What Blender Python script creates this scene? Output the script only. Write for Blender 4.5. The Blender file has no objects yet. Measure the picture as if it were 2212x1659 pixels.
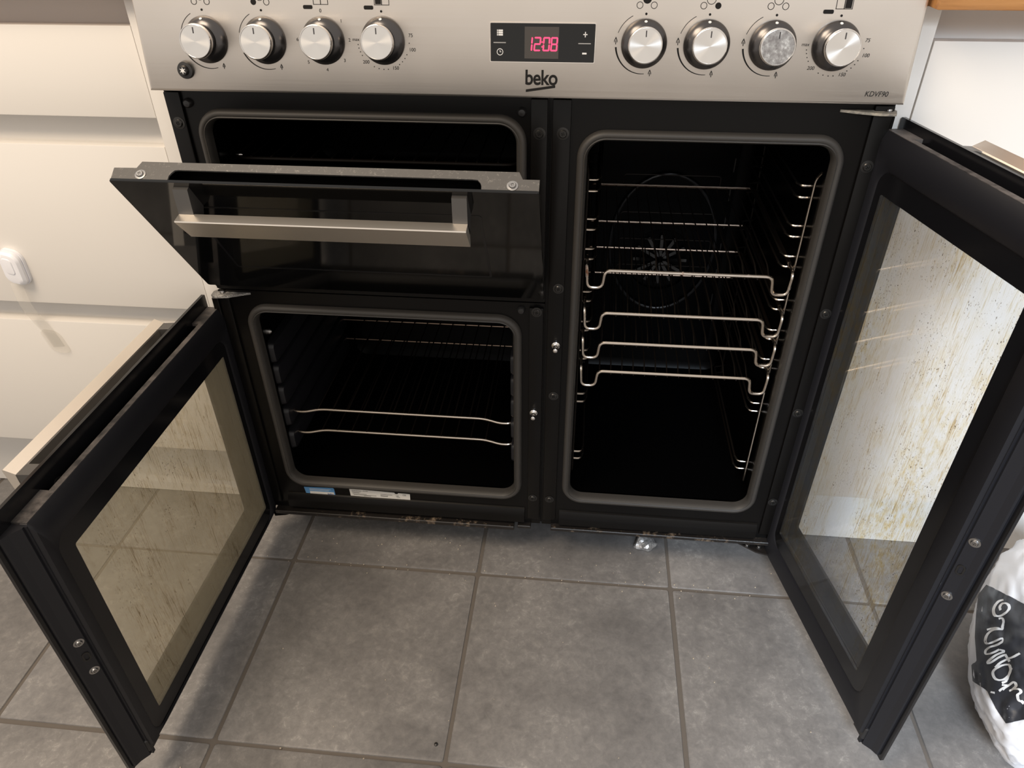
import bpy, bmesh, math, random
from mathutils import Vector, Matrix
from mathutils.bvhtree import BVHTree
from mathutils import noise as mnoise
random.seed(4)
S = bpy.context.scene
COL = S.collection
PI = math.pi
FZ = -0.02                      # floor level; the cooker front is the plane y = 0

# ------------------------------------------------------------------ camera
IW, IH = 2212, 1659
CX, CY, CZ = 0.0945, -0.9269, 1.0322
YAW, PITCH, ROLL, FPX = 0.1047, 0.6196, -0.0078, 1570.04
_f = Vector((-math.sin(YAW) * math.cos(PITCH), math.cos(YAW) * math.cos(PITCH), -math.sin(PITCH)))
_r = Vector((math.cos(YAW), math.sin(YAW), 0))
_u = _r.cross(_f)
RR = _r * math.cos(ROLL) + _u * math.sin(ROLL)
UU = -_r * math.sin(ROLL) + _u * math.cos(ROLL)
cd = bpy.data.cameras.new('camera')
cam = bpy.data.objects.new('camera', cd)
COL.objects.link(cam)
cam.matrix_world = Matrix(((RR.x, UU.x, -_f.x, CX), (RR.y, UU.y, -_f.y, CY), (RR.z, UU.z, -_f.z, CZ), (0, 0, 0, 1)))
cd.sensor_fit = 'HORIZONTAL'
cd.sensor_width = 36.0
cd.lens = FPX * 36.0 / IW
cd.clip_start = 0.01
S.camera = cam
# ------------------------------------------------------------------ world, lights, exposure
wd = bpy.data.worlds.new('world'); S.world = wd; wd.use_nodes = True
bg = wd.node_tree.nodes['Background']
bg.inputs[0].default_value = (1.0, 0.93, 0.86, 1); bg.inputs[1].default_value = 0.55

def area(name, loc, target, sx, sy, power, col):
    l = bpy.data.lights.new(name, 'AREA'); l.shape = 'RECTANGLE'; l.size = sx; l.size_y = sy
    l.energy = power; l.color = col
    o = bpy.data.objects.new(name, l); COL.objects.link(o); o.location = loc
    o.rotation_euler = (Vector(target) - Vector(loc)).to_track_quat('-Z', 'Y').to_euler()
    return o
area('ceiling_lamp', (-0.95, -1.05, 2.35), (-0.5, -0.2, 0.3), 0.9, 0.9, 27, (1.0, 0.82, 0.62))
w_ = area('window_daylight', (0.45, -2.5, 1.75), (0.98, -0.1, 0.1), 0.6, 0.9, 5.2, (0.74, 0.86, 1.0))
w_.data.spread = math.radians(40)
S.view_settings.view_transform = 'Standard'
S.view_settings.look = 'None'
S.view_settings.gamma = 1
S.view_settings.use_curve_mapping = False
S.view_settings.exposure = 0.52

# ------------------------------------------------------------------ materials
def mat(name, col=(0.5, 0.5, 0.5), rough=0.5, metal=0.0, spec=0.5, emit=None, estr=0, coat=0):
    m = bpy.data.materials.new(name); m.use_nodes = True
    b = m.node_tree.nodes['Principled BSDF']
    b.inputs['Base Color'].default_value = (*col, 1)
    b.inputs['Roughness'].default_value = rough
    b.inputs['Metallic'].default_value = metal
    b.inputs['Specular IOR Level'].default_value = spec
    if coat: b.inputs['Coat Weight'].default_value = coat
    if emit:
        b.inputs['Emission Color'].default_value = (*emit, 1); b.inputs['Emission Strength'].default_value = estr
    return m

class NT:
    def __init__(self, m):
        self.t = m.node_tree; self.n = self.t.nodes; self.b = self.n.get('Principled BSDF')
    def add(self, typ, **kw):
        n = self.n.new(typ)
        for k, v in kw.items(): setattr(n, k, v)
        return n
    def link(self, a, b): self.t.links.new(a, b)
    def coords(self, scale=(1, 1, 1), rot=(0, 0, 0), kind='Object'):
        tc = self.add('ShaderNodeTexCoord'); mp = self.add('ShaderNodeMapping')
        mp.inputs['Scale'].default_value = scale; mp.inputs['Rotation'].default_value = rot
        self.link(tc.outputs[kind], mp.inputs['Vector']); return mp.outputs[0]
    def noise(self, vec, scale=5, detail=4, rough=0.55, dist=0):
        n = self.add('ShaderNodeTexNoise'); n.inputs['Scale'].default_value = scale
        n.inputs['Detail'].default_value = detail; n.inputs['Roughness'].default_value = rough
        n.inputs['Distortion'].default_value = dist
        if vec is not None: self.link(vec, n.inputs['Vector'])
        return n.outputs['Fac']
    def ramp(self, fac, stops):
        r = self.add('ShaderNodeValToRGB'); e = r.color_ramp.elements
        while len(e) < len(stops): e.new(0.5)
        for i, (p, c) in enumerate(stops):
            e[i].position = p; e[i].color = (*c, 1) if len(c) == 3 else c
        self.link(fac, r.inputs[0]); return r.outputs[0]
    def maprange(self, v, a, b, c=0, d=1):
        n = self.add('ShaderNodeMapRange'); n.inputs[1].default_value = a; n.inputs[2].default_value = b
        n.inputs[3].default_value = c; n.inputs[4].default_value = d; self.link(v, n.inputs[0]); return n.outputs[0]
    def math(self, op, a, b=None):
        n = self.add('ShaderNodeMath', operation=op)
        for i, x in enumerate((a, b)):
            if x is None: continue
            if isinstance(x, (int, float)): n.inputs[i].default_value = x
            else: self.link(x, n.inputs[i])
        return n.outputs[0]
    def mix(self, fac, a, b):
        n = self.add('ShaderNodeMix', data_type='RGBA')
        for k, x in ((0, fac), (6, a), (7, b)):
            if isinstance(x, (int, float)): n.inputs[k].default_value = x
            elif isinstance(x, tuple): n.inputs[k].default_value = (*x, 1)
            else: self.link(x, n.inputs[k])
        return n.outputs[2]
    def bump(self, h, strength=0.2, dist=0.001):
        n = self.add('ShaderNodeBump'); n.inputs['Strength'].default_value = strength
        n.inputs['Distance'].default_value = dist; self.link(h, n.inputs['Height'])
        self.link(n.outputs[0], self.b.inputs['Normal'])

M = {}
M['enamel'] = mat('black_enamel', (0.0035, 0.0030, 0.0027), 0.3, spec=0.22)
M['cavity'] = mat('cavity_enamel', (0.0013, 0.0013, 0.0014), 0.3, spec=0.05)
M['black_paint'] = mat('black_paint', (0.010, 0.010, 0.0125), 0.42, spec=.4)
M['frit'] = mat('black_glass_print', (0.006, 0.006, 0.007), 0.18)
M['black_gloss'] = mat('black_gloss_glass', (0.003, 0.003, 0.003), 0.06)
M['rubber'] = mat('seal_rubber', (0.038, 0.034, 0.030), 0.55)
M['plastic'] = mat('black_plastic', (0.016, 0.015, 0.015), 0.35)
M['gun'] = mat('gunmetal', (0.10, 0.095, 0.095), 0.25, metal=0.85)
M['chrome'] = mat('chrome', (0.78, 0.75, 0.72), 0.13, metal=1)
M['wire_dark'] = mat('shaded_wire', (0.012, 0.009, 0.007), 0.45, metal=0.5, spec=.3)  # same chrome wire deep in the ovens, cavity shade put into its colour
M['wire_back'] = mat('half_shaded_wire', (0.22, 0.16, 0.12), 0.35, metal=1)  # same chrome wire at shelf sides and backs, colour dimmed to imitate oven shade
M['wire'] = mat('chromed_wire', (0.62, 0.54, 0.46), 0.26, metal=1)
M['screw'] = mat('dark_screw', (0.05, 0.048, 0.046), 0.3, metal=0.8)
M['steel_screw'] = mat('steel_screw', (0.42, 0.41, 0.40), 0.3, metal=1)
M['handle'] = mat('brushed_handle', (0.96, 0.89, 0.80), 0.4, metal=1)
M['handle_end'] = mat('grey_handle_mount', (0.13, 0.125, 0.12), 0.35, metal=0.7)
M['print'] = mat('dark_print', (0.006, 0.005, 0.0045), 0.6, spec=.25)
M['white_print'] = mat('white_print', (0.75, 0.75, 0.75), 0.5)
M['grey_print'] = mat('grey_print', (0.30, 0.30, 0.30), 0.5)
M['digit'] = mat('led_red', (0.2, 0.0, 0.01), 0.4, emit=(1.0, 0.045, 0.12), estr=1.7)
M['lcd'] = mat('display_window', (0.055, 0.048, 0.043), 0.2)
M['blue'] = mat('blue_sticker', (0.10, 0.27, 0.52), 0.5)
M['label'] = mat('paper_label', (0.72, 0.70, 0.66), 0.5)
M['lock'] = mat('white_plastic', (0.86, 0.86, 0.90), 0.3)
M['grout'] = mat('grout', (0.13, 0.112, 0.096), 0.9)
M['wall'] = mat('wall_paint', (0.75, 0.72, 0.68), 0.8)
M['bag_white'] = mat('white_bag_film', (0.80, 0.80, 0.83), 0.33)
M['bag_black'] = mat('black_bag_print', (0.035, 0.036, 0.042), 0.36)
M['foil'] = mat('foil', (0.5, 0.49, 0.48), 0.38, metal=.6)
M['crumb'] = mat('crumb', (0.55, 0.47, 0.36), 0.8)
M['cab'] = mat('gloss_cream_cabinet', (0.80, 0.765, 0.72), 0.22, spec=0.45)
M['cab_edge'] = mat('cabinet_gap', (0.10, 0.10, 0.10), 0.6)

# brushed stainless
m = M['steel'] = mat('brushed_stainless', (0.78, 0.72, 0.66), 0.42, metal=1.0)
t = NT(m); v = t.coords((3, 3, 900)); nf = t.noise(v, 1, 3)
t.link(t.maprange(nf, 0.3, 0.7, 0.36, 0.47), t.b.inputs['Roughness'])
v2 = t.coords((1, 1, 1)); n2 = t.noise(v2, 7, 3)
t.link(t.ramp(n2, [(0.3, (0.76, 0.70, 0.635)), (0.7, (0.81, 0.75, 0.685))]), t.b.inputs['Base Color'])
t.b.inputs['Anisotropic'].default_value = 0.4
t.bump(nf, 0.04, 0.0004)
# spun knob face
m = M['spun'] = mat('spun_aluminium', (0.84, 0.81, 0.77), 0.22, metal=1)
t = NT(m); tg = t.add('ShaderNodeTangent', direction_type='RADIAL', axis='Y')
t.b.inputs['Anisotropic'].default_value = 0.92
t.link(tg.outputs[0], t.b.inputs['Tangent'])
m = M['spun_dull'] = mat('smudged_aluminium', (0.4, 0.38, 0.36), 0.38, metal=1); t = NT(m)
nf = t.noise(t.coords(), 190, 5, 0.65)
t.link(t.ramp(nf, [(0.35, (0.26, 0.24, 0.23)), (0.55, (0.42, 0.40, 0.38)), (0.72, (0.75, 0.73, 0.70))]), t.b.inputs['Base Color'])
# dusty black metal (tops of doors)
def dusty(name, base, dust, lo, hi, scale=60):
    m = mat(name, base, 0.45); t = NT(m); v = t.coords()
    a = t.noise(v, scale, 6, 0.7); c = t.noise(v, scale * 0.22, 3)
    s = t.math('ADD', t.math('MULTIPLY', a, 0.55), t.math('MULTIPLY', c, 0.45))
    f = t.maprange(s, lo, hi)
    t.link(t.mix(f, base, dust), t.b.inputs['Base Color'])
    t.link(t.maprange(s, lo, hi, 0.4, 0.8), t.b.inputs['Roughness'])
    return m
M['dusty'] = dusty('dusty_black_metal', (0.03, 0.028, 0.028), (0.16, 0.14, 0.13), 0.42, 0.68)
M['hammer'] = dusty('speckled_grey_metal', (0.085, 0.08, 0.075), (0.34, 0.32, 0.29), 0.56, 0.72, 900)
M['hinge'] = dusty('dusty_hinge_steel', (0.14, 0.13, 0.12), (0.55, 0.46, 0.34), 0.42, 0.62, 160)
M['hinge_steel'] = dusty('speckled_hinge_steel', (0.16, 0.155, 0.15), (0.60, 0.58, 0.54), 0.5, 0.66, 500)
M['rusty'] = dusty('grimy_base_lip', (0.012, 0.010, 0.009), (0.30, 0.22, 0.15), 0.55, 0.72, 130)
M['rust_wire'] = mat('wire_rusty', (0.62, 0.54, 0.46), 0.26, metal=1)
t = NT(M['rust_wire']); f = t.maprange(t.noise(t.coords(), 38, 4), 0.60, 0.68)
t.link(t.mix(f, (0.64, 0.56, 0.48), (0.22, 0.09, 0.04)), t.b.inputs['Base Color'])
t.link(t.maprange(f, 0, 1, 0.24, 0.6), t.b.inputs['Roughness'])
t.link(t.maprange(f, 0, 1, 1.0, 0.2), t.b.inputs['Metallic'])
# slate tile
m = M['tile'] = mat('slate_tile', (0.15, 0.14, 0.135), 0.42); t = NT(m)
oi = t.add('ShaderNodeObjectInfo')
tc = t.add('ShaderNodeTexCoord'); va = t.add('ShaderNodeVectorMath', operation='ADD')
t.link(tc.outputs['Object'], va.inputs[0]); t.link(oi.outputs['Location'], va.inputs[1])
big = t.noise(va.outputs[0], 5, 5, 0.6, 0.6); fine = t.noise(va.outputs[0], 80, 8, 0.72, 0.4); cr = t.noise(va.outputs[0], 22, 8, 0.75, 1.5)
base = t.ramp(big, [(0.28, (0.138, 0.131, 0.127)), (0.5, (0.205, 0.195, 0.188)), (0.72, (0.272, 0.258, 0.247))])
c2 = t.ramp(fine, [(0.28, (0.74, 0.74, 0.75)), (0.55, (1, 1, 1)), (0.78, (1.28, 1.26, 1.22))])
mm = t.add('ShaderNodeMix', data_type='RGBA', blend_type='MULTIPLY'); mm.inputs[0].default_value = 1
t.link(base, mm.inputs[6]); t.link(c2, mm.inputs[7])
vein = t.math('SUBTRACT', 1.0, t.maprange(t.math('ABSOLUTE', t.math('SUBTRACT', cr, 0.5)), 0.0, 0.018))
vm = t.math('MULTIPLY', vein, t.maprange(fine, 0.50, 0.60)); vm = t.math('MULTIPLY', vm, t.maprange(big, 0.44, 0.58, 0, 0.55))
rnd = t.maprange(oi.outputs['Random'], 0, 1, 0.9, 1.1)
m3 = t.add('ShaderNodeMix', data_type='RGBA', blend_type='MULTIPLY'); m3.inputs[0].default_value = 1
t.link(t.mix(vm, mm.outputs[2], (0.50, 0.48, 0.45)), m3.inputs[6]); t.link(rnd, m3.inputs[7])
t.link(m3.outputs[2], t.b.inputs['Base Color'])
t.link(t.maprange(fine, 0.3, 0.75, 0.32, 0.52), t.b.inputs['Roughness'])
hb = t.math('ADD', t.math('MULTIPLY', fine, 0.45), t.math('MULTIPLY', cr, 0.8))
t.bump(hb, 0.35, 0.0014)
# oak worktop
m = M['oak'] = mat('oiled_oak', (0.42, 0.2, 0.07), 0.35); t = NT(m)
n1 = t.noise(t.coords((2, 30, 30)), 3, 6, 0.6, 0.4)
t.link(t.ramp(n1, [(0.3, (0.28, 0.115, 0.035)), (0.55, (0.46, 0.215, 0.07)), (0.8, (0.56, 0.29, 0.11))]), t.b.inputs['Base Color'])

# oven glass: thin clear pane (transparent + fresnel gloss) with baked-on grease as matter on it
def glass_mat(name, runs, film, tint=(0.93, 0.93, 0.92), grease=(0.30, 0.17, 0.04), amount=1.0, seed=0.0, speck=0.5, haze=0.45, stain=(0.85, 0.66, 0.22), dens=0.0, filmcol=(0.75, 0.72, 0.66)):
    m = bpy.data.materials.new(name); m.use_nodes = True
    t = NT(m); out = t.n['Material Output']; t.n.remove(t.b)
    tr = t.add('ShaderNodeBsdfTransparent'); tr.inputs[0].default_value = (*tint, 1)
    gl = t.add('ShaderNodeBsdfGlossy'); gl.inputs['Roughness'].default_value = 0.03
    lw = t.add('ShaderNodeLayerWeight'); lw.inputs[0].default_value = 0.5
    fr = t.math('ADD', t.math('MULTIPLY', t.math('POWER', lw.outputs['Facing'], 4.0), 0.6), 0.02)
    m1 = t.add('ShaderNodeMixShader'); t.link(fr, m1.inputs[0]); t.link(tr.outputs[0], m1.inputs[1]); t.link(gl.outputs[0], m1.inputs[2])
    last = m1.outputs[0]
    if film:
        dfm = t.add('ShaderNodeBsdfDiffuse'); dfm.inputs[0].default_value = (*filmcol, 1)
        m2 = t.add('ShaderNodeMixShader'); m2.inputs[0].default_value = film
        t.link(last, m2.inputs[1]); t.link(dfm.outputs[0], m2.inputs[2]); last = m2.outputs[0]
    if runs:
        tc = t.add('ShaderNodeTexCoord')
        def vec(sc, off=0.0):
            mp = t.add('ShaderNodeMapping'); mp.inputs['Scale'].default_value = sc
            mp.inputs['Location'].default_value = (off + seed, off * 1.7 + seed, off * 0.6)
            t.link(tc.outputs['Object'], mp.inputs[0]); return mp.outputs[0]
        where = t.noise(vec((7, 7, 2.6)), 1, 3, 0.6)
        wl = t.maprange(where, 0.36, 0.56)
        def runset(fx, fz, off, w0, w1, lo, hi):
            n_ = t.noise(vec((fx, fx, fz), off), 1, 2, 0.5, 0.25)
            l_ = t.math('SUBTRACT', 1.0, t.maprange(t.math('ABSOLUTE', t.math('SUBTRACT', n_, 0.5)), w0, w1))
            return t.math('MULTIPLY', l_, t.maprange(t.noise(vec((55, 55, 16), off + 6), 1, 4, .65), lo + dens, hi + dens))
        lines = t.math('MAXIMUM', runset(330, 5.0, 1, 0.002, 0.022, 0.44, 0.58), runset(190, 8.0, 4, 0.001, 0.013, 0.42, 0.56))
        d1 = t.noise(vec((520, 520, 300), 2), 1, 2, 0.5)
        dots = t.maprange(d1, 0.665, 0.70)
        dots = t.math('MULTIPLY', dots, t.maprange(t.noise(vec((26, 26, 15), 9), 1, 4), 0.42, 0.58))
        grime = t.math('MULTIPLY', t.maprange(t.noise(vec((170, 170, 60), 5), 1, 6, 0.75), 0.47, 0.72), t.maprange(where, 0.44, 0.66))
        fac = t.math('MAXIMUM', t.math('MULTIPLY', lines, t.math('MULTIPLY', wl, 0.8)),
                     t.math('MAXIMUM', t.math('MULTIPLY', dots, t.math('MULTIPLY', t.maprange(where, 0.34, 0.50), speck)), t.math('MULTIPLY', grime, haze)))
        fac = t.math('MULTIPLY', fac, amount)
        df = t.add('ShaderNodeBsdfTransparent')
        colv = t.mix(dots, t.mix(t.math('MULTIPLY', lines, wl), stain, grease), (0.10, 0.045, 0.015))
        t.link(colv, df.inputs[0])
        d2 = t.add('ShaderNodeBsdfDiffuse'); t.link(t.mix(0.55, colv, (0.03, 0.015, 0.004)), d2.inputs[0])
        mx = t.add('ShaderNodeMixShader'); mx.inputs[0].default_value = 0.12
        t.link(df.outputs[0], mx.inputs[1]); t.link(d2.outputs[0], mx.inputs[2])
        m3 = t.add('ShaderNodeMixShader'); t.link(fac, m3.inputs[0]); t.link(last, m3.inputs[1]); t.link(mx.outputs[0], m3.inputs[2])
        last = m3.outputs[0]
    t.link(last, out.inputs[0])
    return m
M['glass_right'] = glass_mat('greasy_glass_right', True, 0.022, filmcol=(0.60, 0.70, 0.85), tint=(0.975, 0.975, 0.975), grease=(0.55, 0.36, 0.09), stain=(0.86, 0.62, 0.10), haze=0.9, amount=1.0, seed=2.0, speck=0.95)
M['glass_left'] = glass_mat('greasy_glass_left', True, 0.18, filmcol=(0.88, 0.77, 0.55), tint=(0.985, 0.97, 0.92), grease=(0.28, 0.17, 0.05), stain=(0.70, 0.52, 0.22), haze=0.35, dens=0.02, amount=1.0, seed=11.0, speck=0.8)
M['glass'] = glass_mat('clear_glass', False, 0.0, tint=(0.975, 0.975, 0.975))
M['clear_plastic'] = glass_mat('clear_plastic', False, 0.09, tint=(0.997, 0.995, 0.99), filmcol=(0.95, 0.9, 0.82))

# ------------------------------------------------------------------ mesh builder
def frame(o, ex, ey, ez):
    ex, ey, ez = Vector(ex), Vector(ey), Vector(ez)
    return Matrix(((ex.x, ey.x, ez.x, o[0]), (ex.y, ey.y, ez.y, o[1]), (ex.z, ey.z, ez.z, o[2]), (0, 0, 0, 1)))
ID = Matrix.Identity(4)

def rr(x0, y0, x1, y1, r, n=6):
    """rounded rectangle, 4*(n+1) points, counter-clockwise"""
    r = max(r, 1e-5); pts = []
    for cx, cy, a0 in ((x1 - r, y1 - r, 0), (x0 + r, y1 - r, 90), (x0 + r, y0 + r, 180), (x1 - r, y0 + r, 270)):
        for i in range(n + 1):
            a = math.radians(a0 + 90 * i / n)
            pts.append((cx + r * math.cos(a), cy + r * math.sin(a)))
    return pts

class MB:
    def __init__(self, T=ID): self.bm = bmesh.new(); self.T = T
    def v(self, p, T=None): return self.bm.verts.new((T or self.T) @ Vector(p))
    def f(self, vs):
        try: return self.bm.faces.new(vs)
        except ValueError: return None
    def box(self, a, b, bev=0, T=None, seg=1):
        x0, y0, z0 = a; x1, y1, z1 = b
        vs = [self.v(p, T) for p in ((x0, y0, z0), (x1, y0, z0), (x1, y1, z0), (x0, y1, z0), (x0, y0, z1), (x1, y0, z1), (x1, y1, z1), (x0, y1, z1))]
        fs = [self.f([vs[i] for i in q]) for q in ((3, 2, 1, 0), (4, 5, 6, 7), (0, 1, 5, 4), (1, 2, 6, 5), (2, 3, 7, 6), (3, 0, 4, 7))]
        if bev:
            es = {e for f in fs for e in f.edges}
            bmesh.ops.bevel(self.bm, geom=list(es), offset=bev, segments=seg, affect='EDGES', profile=0.6)
        return self
    def prism(self, poly, h0, h1, T=None):
        n = len(poly); a = [self.v((x, y, h0), T) for x, y in poly]; b = [self.v((x, y, h1), T) for x, y in poly]
        self.f(list(reversed(a))); self.f(b)
        for i in range(n): self.f([a[i], a[(i + 1) % n], b[(i + 1) % n], b[i]])
        return self
    def loft(self, loops, cap0=False, cap1=False, closed=True, T=None):
        L = [[self.v(p, T) for p in lp] for lp in loops]; n = len(L[0])
        for a, b in zip(L, L[1:]):
            for i in range(n if closed else n - 1):
                j = (i + 1) % n; self.f([a[i], a[j], b[j], b[i]])
        if cap0: self.f(list(reversed(L[0])))
        if cap1: self.f(L[-1])
        return self
    def ringplate(self, outer, inner, h0, h1, T=None):
        """flat plate with a hole; outer and inner have equal point counts"""
        lo = [[(x, y, h) for x, y in q] for q, h in ((outer, h0), (outer, h1), (inner, h1), (inner, h0), (outer, h0))]
        L = [[self.v(p, T) for p in lp] for lp in lo[:4]]; L.append(L[0]); n = len(outer)
        for a, b in zip(L, L[1:]):
            for i in range(n):
                j = (i + 1) % n; self.f([a[i], a[j], b[j], b[i]])
        return self
    def lathe(self, prof, seg=32, T=None, cap=True):
        loops = [[(r * math.cos(2 * PI * i / seg), r * math.sin(2 * PI * i / seg), h) for i in range(seg)] for r, h in prof]
        return self.loft(loops, cap, cap, True, T)
    def tube(self, pts, r, seg=8, closed=False, T=None):
        P = [Vector(p) for p in pts]; n = len(P); rings = []; up = None
        for i in range(n):
            if closed: d = P[(i + 1) % n] - P[i - 1]
            else: d = P[min(i + 1, n - 1)] - P[max(i - 1, 0)]
            d.normalize()
            if up is None:
                up = d.orthogonal().normalized()
            else:
                up = (up - d * up.dot(d)).normalized()
            s = d.cross(up)
            rings.append([P[i] + (up * math.cos(2 * PI * k / seg) + s * math.sin(2 * PI * k / seg)) * r for k in range(seg)])
        if closed: rings.append(rings[0])
        return self.loft(rings, not closed, not closed, True, T)
    def build(self, name, material, parent=None, org=None, smooth=True, angle=35):
        bm = self.bm
        bmesh.ops.remove_doubles(bm, verts=bm.verts, dist=1e-6)
        bmesh.ops.recalc_face_normals(bm, faces=bm.faces)
        porg = Vector(parent['_o']) if parent is not None else None
        if org is None: org = porg if porg is not None else Vector((0, 0, 0))
        org = Vector(org)
        bm.transform(Matrix.Translation(-org))
        me = bpy.data.meshes.new(name); bm.to_mesh(me); bm.free()
        for mt in (material if isinstance(material, (list, tuple)) else [material]): me.materials.append(mt)
        if smooth:
            me.shade_smooth(); me.set_sharp_from_angle(angle=math.radians(angle))
        return link(name, me, parent, org)

def link(name, data, parent=None, org=(0, 0, 0)):
    o = bpy.data.objects.new(name, data); COL.objects.link(o); org = Vector(org)
    if parent is not None:
        o.parent = parent; o.location = org - Vector(parent['_o'])
    else: o.location = org
    o['_o'] = org
    return o
def copy_at(src, parent, org):
    """copy an object (mesh shared) and its children to a new place"""
    c = src.copy(); COL.objects.link(c); org = Vector(org); old = Vector(src['_o']); c['_o'] = org
    c.parent = parent; c.location = org - Vector(parent['_o']) if parent is not None else org
    for ch in src.children: copy_at(ch, c, org + Vector(ch['_o']) - old)
    return c
def empty(name, loc, label, cat, group=None):
    o = link(name, None, None, loc); o.empty_display_size = 0.05; return tag(o, label, cat, group)
def tag(o, label, cat, group=None):
    o['label'] = label; o['category'] = cat
    if group: o['group'] = group
    return o
def struct(o): o['kind'] = 'structure'; return o

def text_mesh(txt, size, T, align='CENTER', bold=0.0, shear=0.0, spacing=1.0, wide=1.0, res=4):
    cu = bpy.data.curves.new('t', 'FONT'); cu.body = txt; cu.size = size; cu.align_x = align; cu.align_y = 'CENTER'
    cu.offset = bold; cu.shear = shear; cu.space_character = spacing; cu.resolution_u = res
    o = bpy.data.objects.new('t', cu); COL.objects.link(o)
    bpy.context.view_layer.update()
    me = bpy.data.meshes.new_from_object(o.evaluated_get(bpy.context.evaluated_depsgraph_get()))
    COL.objects.unlink(o); bpy.data.objects.remove(o); bpy.data.curves.remove(cu)
    me.transform(T @ Matrix.Diagonal((wide, 1, 1, 1))); return me
def add_text(mb, *a, **k):
    me = text_mesh(*a, **k); mb.bm.from_mesh(me); bpy.data.meshes.remove(me)

# ================================================================== THE SETTING
floor = struct(MB().box((-2.4, -2.4, FZ - 0.05), (2.4, 0.66, FZ - 0.0025)).build('floor', M['grout'], org=(0, 0, FZ)))
TS, GX, GY, JT = 0.3464, -0.4084, -0.0595, 0.0062
def tile_mesh():
    h = TS - JT; mb = MB()
    mb.loft([[(x, y, z) for x, y in rr(i, i, h - i, h - i, 0.004, 2)] for i, z in ((0, -0.009), (0, -0.0016), (0.0008, -0.0004), (0.0022, 0))], True, True)
    return mb
first = None
for i in range(-5, 6):
    for j in range(-2, 7):
        org = (GX + i * TS + JT / 2 + random.uniform(-.0006, .0006), GY - j * TS + JT / 2 + random.uniform(-.0006, .0006), FZ + random.uniform(-.0004, .0004))
        if first is None:
            mb = tile_mesh(); mb.bm.transform(Matrix.Translation(org))
            first = mb.build('tile', M['tile'], floor, org)
        else: copy_at(first, floor, org)
struct(MB().box((-2.4, 0.66, FZ - 0.05), (2.4, 0.74, 2.5)).build('wall_back', M['wall'], org=(0, 0.66, FZ)))

# ================================================================== RANGE COOKER
ck = empty('range_cooker', (0, 0.29, FZ), 'stainless and black range cooker with all three oven doors open', 'cooker')
BX0, BX1, SEAM = -0.449, 0.4535, 0.0476
PP, ZP, TILT = 0.0294, 0.8072, 0.1204

# --- carcass
mb = MB()
mb.box((BX0, 0.012, 0.06), (BX0 + 0.004, 0.585, 0.93)); mb.box((BX1 - 0.004, 0.012, 0.06), (BX1, 0.585, 0.93))
mb.box((BX0 + 0.004, 0.58, 0.06), (BX1 - 0.004, 0.585, 0.93)); mb.box((BX0 + 0.004, 0.02, 0.058), (BX1 - 0.004, 0.58, 0.062))
mb.build('carcass', M['enamel'], ck)
for x in (-0.40, 0.40):
    for y in (0.14, 0.53):
        MB(frame((x, y, FZ), (1, 0, 0), (0, 1, 0), (0, 0, 1))).lathe([(0.02, 0), (0.02, 0.006), (0.009, 0.009), (0.009, 0.079)], 20).build('foot', M['plastic'], ck)

# --- front frames: local x = world x, local y = world z, local h towards the room (-y)
TF = frame((0, 0, 0), (1, 0, 0), (0, 0, 1), (0, -1, 0))
CAV = {  # gasket outer rectangle x0,z0,x1,z1 / plate rectangle
    'grill': ((-0.4141, 0.572, 0.0185, 0.780), (BX0, 0.516, SEAM - 0.0015, 0.812)),
    'main_left': ((-0.4118, 0.1199, 0.0126, 0.4928), (BX0, 0.06, SEAM - 0.0015, 0.514)),
    'main_right': ((0.0827, 0.1233, 0.4108, 0.7642), (SEAM + 0.0015, 0.06, BX1, 0.812))}
GW = 0.0135
for key, (g, pl) in CAV.items():
    rad = 0.036
    hole = (g[0] + GW - .001, g[1] + GW - .001, g[2] - GW + .001, g[3] - GW + .001)
    mb = MB(TF)
    mb.ringplate(rr(*pl, 0.002), rr(*hole, rad - GW), -0.012, 0.0)
    fr_o = mb.build('front_frame', M['enamel'], ck, (0.5 * (pl[0] + pl[2]), 0, 0.5 * (pl[1] + pl[3])))
    # cavity liner
    d = {'grill': 0.40, 'main_left': 0.42, 'main_right': 0.42}[key]
    loops = []
    for inset, h in ((0, -0.004), (0.0, -0.016), (-0.004, -0.03), (-0.004, -d + 0.03), (0.002, -d + 0.008), (0.014, -d)):
        loops.append([(x, y, h) for x, y in rr(hole[0] + inset, hole[1] + inset, hole[2] - inset, hole[3] - inset, 0.024)])
    MB(TF).loft(loops, False, True).build('oven_cavity', M['cavity'], ck, (0.5 * (g[0] + g[2]), 0.2, 0.5 * (g[1] + g[3])))
    # rubber seal
    prof = ((0, 0), (0.0006, 0.005), (0.003, 0.0085), (0.0065, 0.0095), (0.0085, 0.0078), (0.0098, 0.0086), (0.0118, 0.006), (0.0132, 0.001), (0.0135, -0.008))
    loops = [[(x, y, h) for x, y in rr(g[0] + i, g[1] + i, g[2] - i, g[3] - i, rad - i, 10)] for i, h in prof]
    MB(TF).loft(loops).build('door_seal', M['rubber'], ck, (0.5 * (g[0] + g[2]), 0, 0.5 * (g[1] + g[3])), angle=60)

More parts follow.
